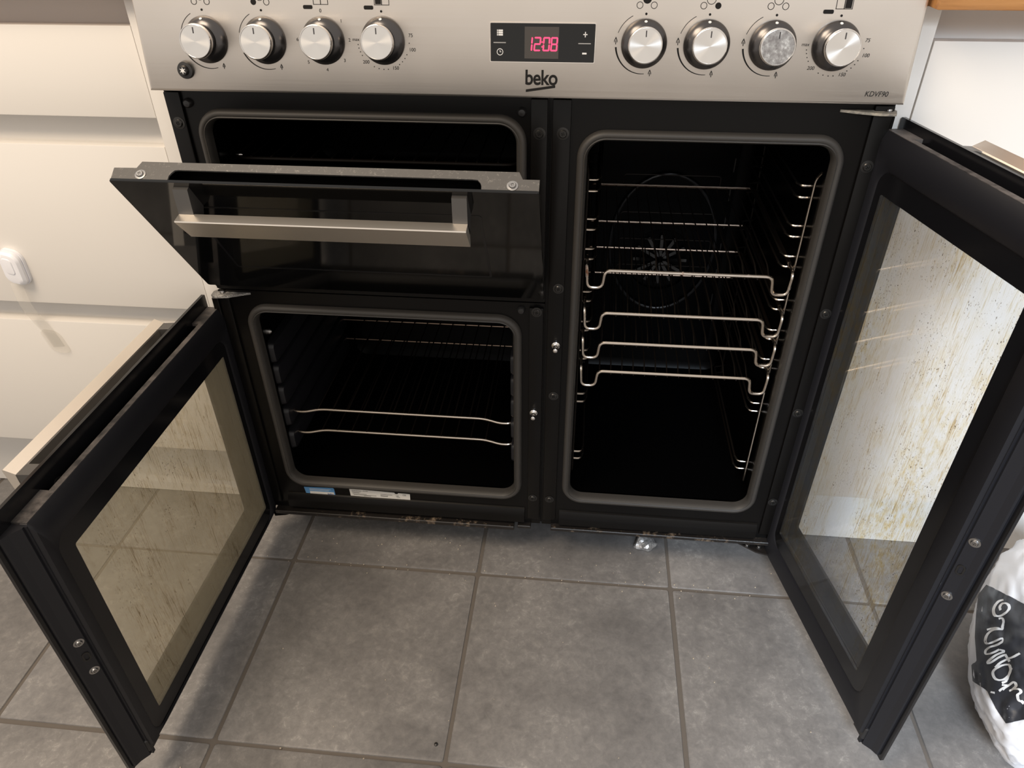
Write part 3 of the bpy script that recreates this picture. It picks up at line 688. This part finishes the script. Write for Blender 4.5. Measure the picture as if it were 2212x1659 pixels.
# --- side hung oven doors
def side_door(hinge, d, nrm, W, zb, zt, t, zbo, zto, win, winz, owin, owinz, glass, label, hz, hu, hx, screws, flip):
    d = Vector((d[0], d[1], 0)).normalized(); nrm = Vector((nrm[0], nrm[1], 0)).normalized()
    T = frame((hinge[0], hinge[1], 0), d, (0, 0, 1), nrm)    # (u from hinge, z, w towards the oven side)
    uh = hinge[1] + .002; uo = -.008
    fx0, fx1, fz0, fz1 = win[0] - .012, win[1] + .022, winz[0] - .03, winz[1] + .028
    mb = MB(T)
    loops_o = [rr(uh, zb, W, zt, .003, 6), rr(uh + .002, zb + .0025, W - .0025, zt - .010, .004, 6)]
    hole = rr(fx0, fz0, fx1, fz1, .022, 6); hole2 = rr(fx0 - .003, fz0 - .003, fx1 + .003, fz1 + .003, .025, 6)
    L = [(loops_o[0], -.013), (loops_o[0], -.0050), (loops_o[1], 0), (hole2, 0), (hole, -.002), (hole, -.013)]
    mb.loft([[(x, y, h) for x, y in lp] for lp, h in L + [L[0]]])
    org = T @ Vector((W / 2, (zb + zt) / 2, 0))
    dr = mb.build('oven_door', M['black_paint'], ck, org); dr['label'] = label
    # printed border of the inner pane and its clear window
    MB(T).ringplate(rr(fx0 + .0002, fz0 + .0002, fx1 - .0002, fz1 - .0002, .022, 6), rr(win[0], winz[0], win[1], winz[1], .003, 6), -.006, -.0022).build('pane_border', M['frit'], dr, smooth=False)
    MB(T).box((win[0], winz[0], -.0052), (win[1], winz[1], -.0026)).build('inner_glass', glass, dr, smooth=False)
    # outer skin: black printed glass with its own window
    MB(T).ringplate(rr(uo, zbo, W + .027, zto, .003, 6), rr(owin[0], owinz[0], owin[1], owinz[1], .003, 6), -t, -t + .004).build('outer_glass', M['frit'], dr, smooth=False)
    MB(T).box((owin[0], owinz[0], -t + .0005), (owin[1], owinz[1], -t + .0035)).build('window_pane', M['glass'], dr, smooth=False)
    # spacer between the panes
    MB(T).ringplate(rr(uh + .0005, zb + .002, W - .003, zt - .034, .003, 6), rr(fx0 + .004, fz0 + .006, fx1 - .004, min(fz1 - .006, zt - .04), .01, 6), -t + .004, -.013).build('spacer', M['plastic'], dr, smooth=False)
    # top: dusty cap at either end with the long channel between
    mb = MB(T)
    for ua, ub in ((uh + .002, .044), (W - .050, W - .002)): mb.box((ua, zt - .004, -t + .004), (ub, zt + .0006, -.0055))
    mb.box((.044, zt - .0004, -.0130), (W - .050, zt + .0006, -.0055))
    mb.build('top_cap', M['dusty'], dr, smooth=False)
    MB(T).box((.02, zt - .034, -t + .004), (W - .01, zt - .031, -.0131)).build('channel_floor', M['black_paint'], dr)
    for us in (.075, W - .075):
        screw_mesh(T @ Matrix.Translation((us, zt - .014, -t + .004)), .0055).build('screw', M['screw'], dr)
    # free edge: stepped strip with catch screws
    TE = frame((hinge[0], hinge[1], 0), nrm, d, (0, 0, 1))    # profile (w, u), extruded up
    pr = [(-.0045, W - .004), (-.0045, W + .0008), (-.0080, W + .0010), (-.0078, W + .0034), (-.0090, W + .0046), (-.0160, W + .0130), (-.0195, W + .0200), (-.0215, W + .0210), (-t + .004, W + .0210), (-t + .004, W - .004)]
    ed = Vector((-.0070, 0, .0084)).normalized()
    es_ = MB(TE).prism(pr, zb - (zb - zbo) * .75, zt - .002).build('edge_strip', M['black_paint'], dr, smooth=False)
    zm, dzs = screws
    fn_ = (d * .64 + nrm * .77).normalized(); ft_ = fn_.cross(Vector((0, 0, 1)))
    for k in (-1, 1):
        screw_mesh(frame(tuple(T @ Vector((W + .0086, zm + k * dzs, -.0122))), (0, 0, 1), tuple(ft_), tuple(fn_)), .0040).build('screw', M['steel_screw'], es_)
    mb = MB(frame(tuple(T @ Vector((W + .0088, zm, -.0122))), (0, 0, 1), tuple(ft_), tuple(fn_)))
    mb.ringplate(rr(-.0075, -.0042, .0075, .0042, .0040, 5), rr(-.0055, -.0024, .0055, .0024, .0023, 5), -.001, .0008); mb.build('catch_slot', M['screw'], es_)
    MB(T).box((W - .022, zb - .010, -.013), (W + .003, zb + .016, -.004), .002).build('corner_clip', M['plastic'], es_)
    # bottom rail
    MB(T).box((.01, zb - .004, -t + .004), (W, zb + .006, -.014), .001).build('bottom_rail', M['black_paint'], dr)
    # handle on the outside
    TH = frame((hinge[0], hinge[1], 0), -nrm, (0, 0, 1), d)   # profile (out, up) along u
    hb = MB(TH).prism([(t + p_, hz + q_) for p_, q_ in ((.019, -.030), (.0205, -.007), (.0215, -.0055), (.0345, 0), (.0358, -.0015), (.0305, -.040), (.028, -.041))], hu[0], hu[1]).build('handle', M['handle'], dr, T @ Vector((sum(hu) / 2, hz, -t - .03)), angle=20)
    for ua in (hu[0], hu[1] - .018):
        MB(TH).prism([(t, hz - .004), (t + .022, hz - .006), (t + .022, hz - .032), (t, hz - .034)], ua, ua + .018).build('handle_mount', M['handle_end'], hb, smooth=False)
    return dr
a = math.radians(102.3)
side_door((.446, -.003), (-math.cos(a), -math.sin(a)), (-math.sin(a), math.cos(a)), .3417, .036, .7725, .028, .010, .7845,
          (.028, .290), (.108, .703), (.036, .292), (.128, .703), M['glass_right'],
          'tall right oven door swung open, its glass streaked with yellow grease', .785, (.092, .355), .030, (.392, .044), False)
side_door((-.448, -.010), (-.0107, -.99994), (.99994, -.0107), .4468, .0522, .4842, .027, .030, .506,
          (.022, .408), (.085, .4140), (.05, .410), (.105, .4140), M['glass_left'],
          'lower left oven door swung open, its glass brown with baked grease', .5055, (.070, .392), .032, (.27, .027), True)

# --- hinges
MB().box((-.4575, -.009, .06), (-.4480, .0115, .504), .001).build('side_trim', M['enamel'], ck, (-.452, 0, .28))
MB().box((.4520, -.003, .06), (.4560, .0115, .788), .001).build('side_trim', M['enamel'], ck, (.454, 0, .42))
def hinge_plate(pts, z0, z1, material, bolts):
    mb = MB(); mb.prism(pts, z0, z1); o = mb.build('hinge_bracket', material, ck, (pts[0][0], pts[0][1], z0), smooth=False)
    for x, y in bolts: screw_mesh(frame((x, y, z1), (1, 0, 0), (0, 1, 0), (0, 0, 1)), .0032).build('bolt', M['steel_screw'], o)
    return o
h = hinge_plate([(-.4475, .010), (-.4555, .0), (-.4545, -.012), (-.446, -.0175), (-.428, -.014), (-.398, -.0005), (-.440, -.0005)], .508, .511, M['hinge_steel'], [(-.440, -.003)])
h['label'] = 'dusty upper hinge of the lower left door'
h = hinge_plate([(.392, -.0005), (.41, -.008), (.434, -.015), (.452, -.015), (.456, -.002), (.4525, .010), (.44, -.0005)], .791, .794, M['hinge'], [(.446, -.005)])
h['label'] = 'hinge of the right door caked with pale dust'
hinge_plate([(-.447, .006), (-.455, -.006), (-.447, -.016), (-.428, -.012), (-.41, -.004), (-.40, .006)], .048, .051, M['enamel'], [(-.437, -.002), (-.415, -.000)])
hinge_plate([(.452, .006), (.460, -.006), (.452, -.02), (.43, -.014), (.415, -.004), (.40, .006)], .038, .041, M['rusty'], [(.437, -.002), (.417, -.000)])

# ================================================================== OVEN SHELVES
def shelf_right(z, label, rusty):
    x0, x1, y0, y1 = .1035, .3920, .026, .352
    e = empty('oven_shelf', ((x0 + x1) / 2, (y0 + y1) / 2, z - .002), label, 'oven shelf', 'chromed wire shelves in the right oven')
    r = .0026; zf = z - .008; dip = .028
    path = [(x0, y0 + .03, z), (x0, y0, z - .002), (x0 + .002, y0, zf - dip), (x0 + .024, y0, zf - dip), (x0 + .027, y0, zf), (x1 - .027, y0, zf), (x1 - .024, y0, zf - dip), (x1 - .002, y0, zf - dip), (x1, y0, z - .002), (x1, y0 + .03, z)]
    MB().tube(arc_path(path, .009, 5), r, 10).build('front_bar', M['rust_wire'] if rusty else M['wire'], e)
    mb = MB(); mb.tube(arc_path([(x0, y0 + .028, z), (x0, y1, z), (x1, y1, z), (x1, y0 + .028, z)], .012), r, 8); mb.build('outer_frame', M['wire_back'], e)
    MB().tube(arc_path([(x0 + .06, y1, z), (x0 + .06, y1, z + .02), (x1 - .06, y1, z + .02), (x1 - .06, y1, z)], .006), .0012, 6).build('back_stop', M['wire_dark'], e)
    w0 = None; n = 14
    for k in range(n):
        x = x0 + .030 + (x1 - x0 - .06) * k / (n - 1); org = Vector((x, y0, z))
        if w0 is None: w0 = MB().tube(arc_path([(x, y0 - .0008, zf - .0042), (x, y0 + .012, zf - .0042), (x, y0 + .03, z - .0035), (x, y1 + .001, z - .0035)], .008, 3), .0011, 6).build('wire', M['wire_dark'], e, org)
        else: copy_at(w0, e, org)
    return e
for z, lb, ru in zip(RIGHT_Z, ('wire shelf in the tall right oven, topmost of four, front bar rust stained', 'wire shelf in the tall right oven, second from the top', 'wire shelf in the tall right oven, third from the top', 'wire shelf in the tall right oven, lowest of four'), (1, 0, 0, 0)):
    shelf_right(z, lb, ru)
def shelf_left(z, label):
    x0, x1, y0, y1 = -.3935, -.0055, .040, .345
    e = empty('oven_shelf', ((x0 + x1) / 2, (y0 + y1) / 2, z - .002), label, 'oven shelf', 'chromed wire shelves in the left oven')
    MB().tube(arc_path([(x0, y1, z - .003), (x0, y0 - .004, z - .003), (x0 + .02, y0 - .005, z - .0045), (x0 + .05, y0, z), (x1 - .05, y0, z), (x1 - .02, y0 - .005, z - .0045), (x1, y0 - .004, z - .003), (x1, y1, z - .003)], .012, 5), .0023, 10).build('front_bar', M['wire'], e)
    mb = MB(); mb.tube([(x0, y1, z), (x1, y1, z)], .0022, 8); mb.build('back_bar', M['wire_back'], e)
    w0 = None
    for k in range(12):
        x = x0 + .048 + (x1 - x0 - .096) * k / 11; org = Vector((x, y0, z))
        if w0 is None: w0 = MB().tube([(x, y0 - .0015, z + .0030), (x, y1 + .001, z + .0030)], .0012, 6).build('wire', M['wire_dark'], e, org)
        else: copy_at(w0, e, org)
    return e
shelf_left(.2630, 'wire shelf in the lower left oven, the upper of the pair'); shelf_left(.2165, 'wire shelf in the lower left oven, the lower of the pair')
e = empty('grill_shelf', (-.2, .17, .69), 'wire grill shelf, coloured as in shade, in the upper oven behind the tilted door', 'oven shelf')
MB().tube(arc_path([(-.402, .33, .699), (-.402, .05, .699), (.004, .05, .699), (.004, .33, .699)], .02), .0024, 8).build('shelf_frame', M['wire_dark'], e)
w0 = None
for k in range(13):
    x = -.375 + .35 * k / 12; org = Vector((x, .05, .70))
    if w0 is None: w0 = MB().tube([(x, .05, .7015), (x, .33, .7015)], .0013, 6).build('wire', M['wire_dark'], e, org)
    else: copy_at(w0, e, org)
MB().tube([(-.402, .33, .699), (.004, .33, .699)], .0022, 8).build('back_bar', M['wire_dark'], e)

# ================================================================== CABINETS
def drawer_unit():
    x0, x1 = -1.28, -.4785
    u = empty('drawer_unit', ((x0 + x1) / 2, .3, FZ), 'cream gloss handleless drawer unit left of the cooker', 'drawer unit')
    yf = .015
    mb = MB(); mb.box((x0, yf + .045, .17), (x1, .60, .90)); mb.build('carcass', M['cab'], u)
    MB(frame((0, 0, 0), (0, 1, 0), (0, 0, 1), (1, 0, 0))).prism([(yf - .002, .16), (.10, .16), (.10, FZ + .001), (.60, FZ + .001), (.60, .9025), (yf - .002, .9025)], -.4765, -.4515).build('end_panel', M['cab'], u)
    MB().box((x0, .098, FZ + .001), (x1, .116, .169)).build('plinth', M['cab'], u)
    for za, zb in ((.7610, .8730), (.4675, .7225), (.1730, .4340)):
        MB().box((x0 + .002, yf, za), (x1, yf + .019, zb), .0012, seg=2).build('drawer_front', M['cab'], u)
    # concave grip rails
    TR = frame((0, 0, 0), (0, 1, 0), (0, 0, 1), (1, 0, 0))
    for za, zb in ((.7225, .7610), (.4340, .4675), (.8730, .9035)):
        A = [(yf + .0195, za - .012)]
        for i in range(9):
            q = i / 8; A.append((yf + .020 + .022 * math.sin(q * PI * .5), za - .010 + (zb - za + .010) * q))
        poly = A + [(yf + .044, zb), (yf + .044, za - .012)]
        MB(TR).prism(poly, x0, x1).build('grip_rail', M['cab'], u, angle=50)
drawer_unit()
def cupboard():
    x0, x1 = .4805, 1.25; yf = .015
    u = empty('base_cupboard', ((x0 + x1) / 2, .3, FZ), 'white gloss handleless base cupboard right of the cooker', 'cupboard')
    MB().box((x0, yf + .045, .16), (x1, .60, .90)).build('carcass', M['cab'], u)
    MB(frame((0, 0, 0), (0, 1, 0), (0, 0, 1), (1, 0, 0))).prism([(yf - .002, .16), (.10, .16), (.10, FZ + .001), (.60, FZ + .001), (.60, .9025), (yf - .002, .9025)], .4565, .4785).build('end_panel', M['cab'], u)
    MB().box((x0, .094, FZ + .001), (x1, .112, .158)).build('plinth', M['cab'], u)
    MB().box((x0 + .001, yf, .158), (x0 + .60, yf + .019, .8670), .0012, seg=2).build('door', M['cab'], u)
    MB().box((x0 + .603, yf, .158), (x1, yf + .019, .8670), .0012, seg=2).build('door', M['cab'], u)
    TR = frame((0, 0, 0), (0, 1, 0), (0, 0, 1), (1, 0, 0)); za, zb = .867, .9035
    A = [(yf + .0195, za - .012)] + [(yf + .020 + .022 * math.sin(i / 8 * PI * .5), za - .010 + (zb - za + .010) * i / 8) for i in range(9)]
    MB(TR).prism(A + [(yf + .044, zb), (yf + .044, za - .012)], x0, x1).build('grip_rail', M['cab'], u, angle=50)
    MB().box((.4786, yf + .02, FZ + .1), (.4804, .5, .9)).build('gap_strip', M['cab_edge'], u)
cupboard()
def worktop(x0, x1, label, yf=-.030):
    o = MB().box((x0, yf, .9045), (x1, .625, .944), .002, seg=2).build('worktop', M['oak'], None, ((x0 + x1) / 2, .3, .9045)); return tag(o, label, 'worktop')
worktop(.4560, 1.25, 'oiled oak worktop on the right cupboard'); worktop(-1.28, -.452, 'oiled oak worktop on the left drawer unit', -.004)

# child lock strap across two drawers
cl = empty('child_lock', (-.772, .015, .45), 'white child safety strap lock stuck across the left drawers', 'child lock')
th = math.radians(-22)
TC = frame((-.7745, .0148, .5325), (math.cos(th) * .97, 0, math.sin(th) * .55), (math.sin(-th) * 0.2 - .06, 0, .97), (0, -1, 0))
MB(TC).loft([[(x, y, h) for x, y in rr(-.019 + i, -.029 + i, .019 - i, .029 - i, .014 - i, 6)] for i, h in ((0, 0), (0, .005))], True, True).build('base_pad', M['lock'], cl)
MB(TC).loft([[(x, y, h) for x, y in rr(-.018 + i, -.028 + i, .018 - i, .028 - i, .013 - i * .5, 6)] for i, h in ((.0015, .005), (.0003, .0062), (0.0003, .011), (.0035, .0150), (.007, .0158))], True, True).build('latch_cover', M['lock'], cl)
MB(TC).loft([[(x, y, h) for x, y in rr(-.0095 + i, -.008 + i, .0075 - i, .019 - i, .006 - i, 6)] for i, h in ((0, .0157), (.0008, .0168), (.002, .017))], True, True).build('release_button', M['lock'], cl)
P = [(-.783, .0075, .506), (-.7815, .005, .487), (-.780, .004, .470), (-.778, .006, .452), (-.775, .0095, .436), (-.770, .0125, .418), (-.766, .0132, .402), (-.762, .0135, .385)]
mb = MB(); w = .0105
mb.loft([[(x - w, y, z - .002) for x, y, z in P], [(x + w, y, z + .001) for x, y, z in P], [(x + w, y + .0006, z + .001) for x, y, z in P], [(x - w, y + .0006, z - .002) for x, y, z in P], [(x - w, y, z - .002) for x, y, z in P]], closed=False)
mb.build('strap', M['clear_plastic'], cl)
TC2 = frame((-.764, .0148, .395), (.97, 0, -.1), (-.22, 0, .93), (0, -1, 0))
MB(TC2).loft([[(x, y, h) for x, y in rr(-.017 + i, -.023 + i, .017 - i, .023 - i, .012 - i, 6)] for i, h in ((0, 0), (0, .003), (.0015, .0042))], True, True).build('adhesive_pad', M['clear_plastic'], cl)

# ================================================================== CARRIER BAG
BC = Vector((.8127, -.1854, FZ + .85 * .1114)); BR = (.0877, .2063, .1114); BTH = -.4619
bgm = MB(); NU, NV = 96, 60; rows = []
ct, st = math.cos(BTH), math.sin(BTH)
for j in range(NV + 1):
    ph = -PI / 2 + PI * j / NV; row = []
    for i in range(NU):
        a_ = 2 * PI * i / NU; x = math.cos(ph) * math.cos(a_); y = math.cos(ph) * math.sin(a_); z = math.sin(ph)
        n1 = mnoise.noise(Vector((x * 1.7 + 3, y * 1.9, z * 1.7))); n2 = abs(mnoise.noise(Vector((x * 4.1, y * 3.3 + 7, z * 4.5)))) ; n3 = abs(mnoise.noise(Vector((x * 9, y * 7 + 2, z * 9))))
        k = 1 + .05 * n1 - .10 * n2 - .035 * n3 + .03
        rx = BR[0] * (1 if x < 0 else 1.5)
        lx, ly, lz = x * rx * k, y * BR[1] * k, z * BR[2] * k
        p = Vector((BC.x + ct * lx - st * ly, BC.y + st * lx + ct * ly, max(BC.z + lz, FZ + .0005)))
        p.y = min(p.y, .004)
        row.append(bgm.bm.verts.new(p))
    rows.append(row)
for a_, b_ in zip(rows, rows[1:]):
    for i in range(NU): bgm.f([a_[i], a_[(i + 1) % NU], b_[(i + 1) % NU], b_[i]])
bmesh.ops.remove_doubles(bgm.bm, verts=bgm.bm.verts, dist=1e-5)
bvh = BVHTree.FromBMesh(bgm.bm)
bag = bgm.build('carrier_bag', M['bag_white'], None, (BC.x, BC.y, FZ), angle=180)
tag(bag, 'crumpled white carrier bag with black printed band on the tiled floor', 'bag')
bag['_o'] = Vector((BC.x, BC.y, FZ))
def hit(q, off):
    dr_ = (_f + RR * ((q[0] - IW / 2) / FPX) - UU * ((q[1] - IH / 2) / FPX)).normalized()
    h_ = bvh.ray_cast(Vector((CX, CY, CZ)), dr_)
    if h_[0] is None: return None
    n_ = h_[1] if h_[1].dot(dr_) < 0 else -h_[1]
    return h_[0] + n_ * off
def lerp_poly(P, t_):
    L = [0]
    for a, b in zip(P, P[1:]): L.append(L[-1] + math.hypot(b[0] - a[0], b[1] - a[1]))
    s = t_ * L[-1]
    for i in range(len(P) - 1):
        if s <= L[i + 1] + 1e-9:
            q = (s - L[i]) / max(L[i + 1] - L[i], 1e-9); return (P[i][0] + (P[i + 1][0] - P[i][0]) * q, P[i][1] + (P[i + 1][1] - P[i][1]) * q)
    return P[-1]
def zc(x, y): return (2060 + x / 3.2566, 1150 + y / 3.2566)
LB = [zc(*q) for q in ((235, 370), (178, 440), (160, 600), (155, 740), (168, 910), (130, 930), (140, 1050), (240, 1115), (300, 1240), (372, 1345))]
RB = [(2290, 1345), (2290, 1540)]
G = []
for i in range(61):
    l_ = lerp_poly(LB, i / 60); r_ = lerp_poly(RB, i / 60); row = []
    for j in range(41):
        q = j / 40; row.append(hit((l_[0] + (r_[0] - l_[0]) * q, l_[1] + (r_[1] - l_[1]) * q), .0012))
    G.append(row)
mb = MB()
VV = [[(mb.bm.verts.new(p) if p is not None else None) for p in row] for row in G]
for a_, b_ in zip(VV, VV[1:]):
    for j in range(40):
        q = [a_[j], a_[j + 1], b_[j + 1], b_[j]]
        if all(v_ is not None for v_ in q) and max((q[0].co - q[2].co).length, (q[1].co - q[3].co).length) < .05: mb.f(q)
pb = mb.build('printed_band', M['bag_black'], bag, angle=180); pb['label'] = 'black printed band of the bag'
STROKES = [
    [(358, 480), (320, 492), (293, 530), (288, 568), (305, 592), (340, 590), (378, 565), (394, 535), (380, 508), (350, 506), (330, 530), (336, 552)],
    [(322, 612), (348, 608), (358, 630), (350, 665), (342, 688), (300, 676), (240, 690)],
    [(345, 688), (290, 690), (250, 715), (232, 755), (238, 782), (270, 782), (340, 752), (346, 775), (300, 800), (255, 815), (232, 840), (238, 860), (285, 850), (330, 826)],
    [(332, 828), (362, 840), (300, 870), (250, 912), (262, 922), (330, 880), (372, 862)],
    [(370, 860), (392, 895), (402, 912)], [(470, 855), (430, 878), (385, 895), (335, 920), (300, 955)],
    [(404, 932), (345, 940), (295, 970), (284, 1000), (305, 1035), (350, 1040), (392, 1010), (410, 970), (402, 935)],
    [(408, 975), (380, 1040), (345, 1062)],
    [(344, 1075), (384, 1080), (350, 1098), (326, 1118)], [(350, 1108), (400, 1075), (432, 1054), (448, 1080), (430, 1102), (398, 1120)],
    [(430, 1105), (465, 1106), (476, 1125), (456, 1142), (462, 1178), (478, 1185), (500, 1205)], [(268, 1124), (296, 1130)]]
mb = MB()
for st_ in STROKES:
    P = [zc(*q) for q in st_]; Q = [P[0]] + P + [P[-1]]; C = []
    for i in range(1, len(Q) - 2):
        for k in range(6):
            u = k / 6; C.append(tuple(.5 * (2 * Q[i][c] + (Q[i + 1][c] - Q[i - 1][c]) * u + (2 * Q[i - 1][c] - 5 * Q[i][c] + 4 * Q[i + 1][c] - Q[i + 2][c]) * u * u + (3 * Q[i][c] - Q[i - 1][c] - 3 * Q[i + 1][c] + Q[i + 2][c]) * u ** 3) for c in (0, 1)))
    C.append(P[-1]); n_ = len(C) - 1
    A, B = [], []
    for i in range(n_ + 1):
        a, b = C[max(i - 1, 0)], C[min(i + 1, n_)]; dx, dy = b[0] - a[0], b[1] - a[1]; l_ = math.hypot(dx, dy) or 1
        w = 1.7 + 1.2 * abs(dy / l_)
        A.append(hit((C[i][0] - dy / l_ * w, C[i][1] + dx / l_ * w), .0017)); B.append(hit((C[i][0] + dy / l_ * w, C[i][1] - dx / l_ * w), .0017))
    for i in range(n_):
        q = [A[i], A[i + 1], B[i + 1], B[i]]
        if all(p is not None for p in q): mb.f([mb.bm.verts.new(p) for p in q])
mb.build('lettering', M['white_print'], bag, angle=180)

# ================================================================== SMALL LITTER
bm_ = bmesh.new(); bmesh.ops.create_icosphere(bm_, subdivisions=3, radius=.019)
for v_ in bm_.verts:
    k = 1 + .5 * mnoise.noise(v_.co * 70 + Vector((5, 1, 2))); v_.co = Vector((v_.co.x * k * 1.0, v_.co.y * k * .8, max(v_.co.z * k * .7, -.009)))
mb = MB(); mb.bm.free(); mb.bm = bm_; bm_.transform(Matrix.Translation((.2425, .036, FZ + .0095)))
tag(mb.build('foil_scrap', M['foil'], None, (.2425, .036, FZ), smooth=False), 'small scrap of crumpled foil on the floor under the right oven', 'foil scrap')
mb = MB(frame((-.0796, -.3788, FZ + .0003), (1, 0, 0), (0, 1, 0), (0, 0, 1))); mb.lathe([(.0030, 0), (.0026, .0012), (.0010, .0019), (.0003, .002)], 12)
tag(mb.build('black_bead', M['plastic'], None, (-.0796, -.3788, FZ)), 'tiny round black bead on a floor tile at front', 'bead')
mb = MB()
for k in range(110):
    if k < 80: x = random.uniform(-.42, .45); y = GY + random.gauss(0, .004) if random.random() < .5 else random.uniform(-.08, .02)
    else: x = random.uniform(-.5, .6); y = random.uniform(-.45, .0)
    r_ = random.uniform(.0004, .0013); T = Matrix.Translation((x, y, FZ + r_ * .6)) @ Matrix.Rotation(random.random() * 6, 4, 'Z')
    mb.loft([[(r_ * 1.4, 0, 0), (0, r_, 0), (-r_, 0, 0), (0, -r_, 0)], [(r_ * .5, 0, r_), (0, r_ * .5, r_), (-r_ * .5, 0, r_), (0, -r_ * .5, r_)]], True, True, True, T)
cr_ = tag(mb.build('crumbs', M['crumb'], None, (0, 0, FZ), smooth=False), 'pale crumbs scattered on the tiles before the ovens', 'crumbs'); cr_['kind'] = 'stuff'

for o in bpy.data.objects:
    if '_o' in o: del o['_o']
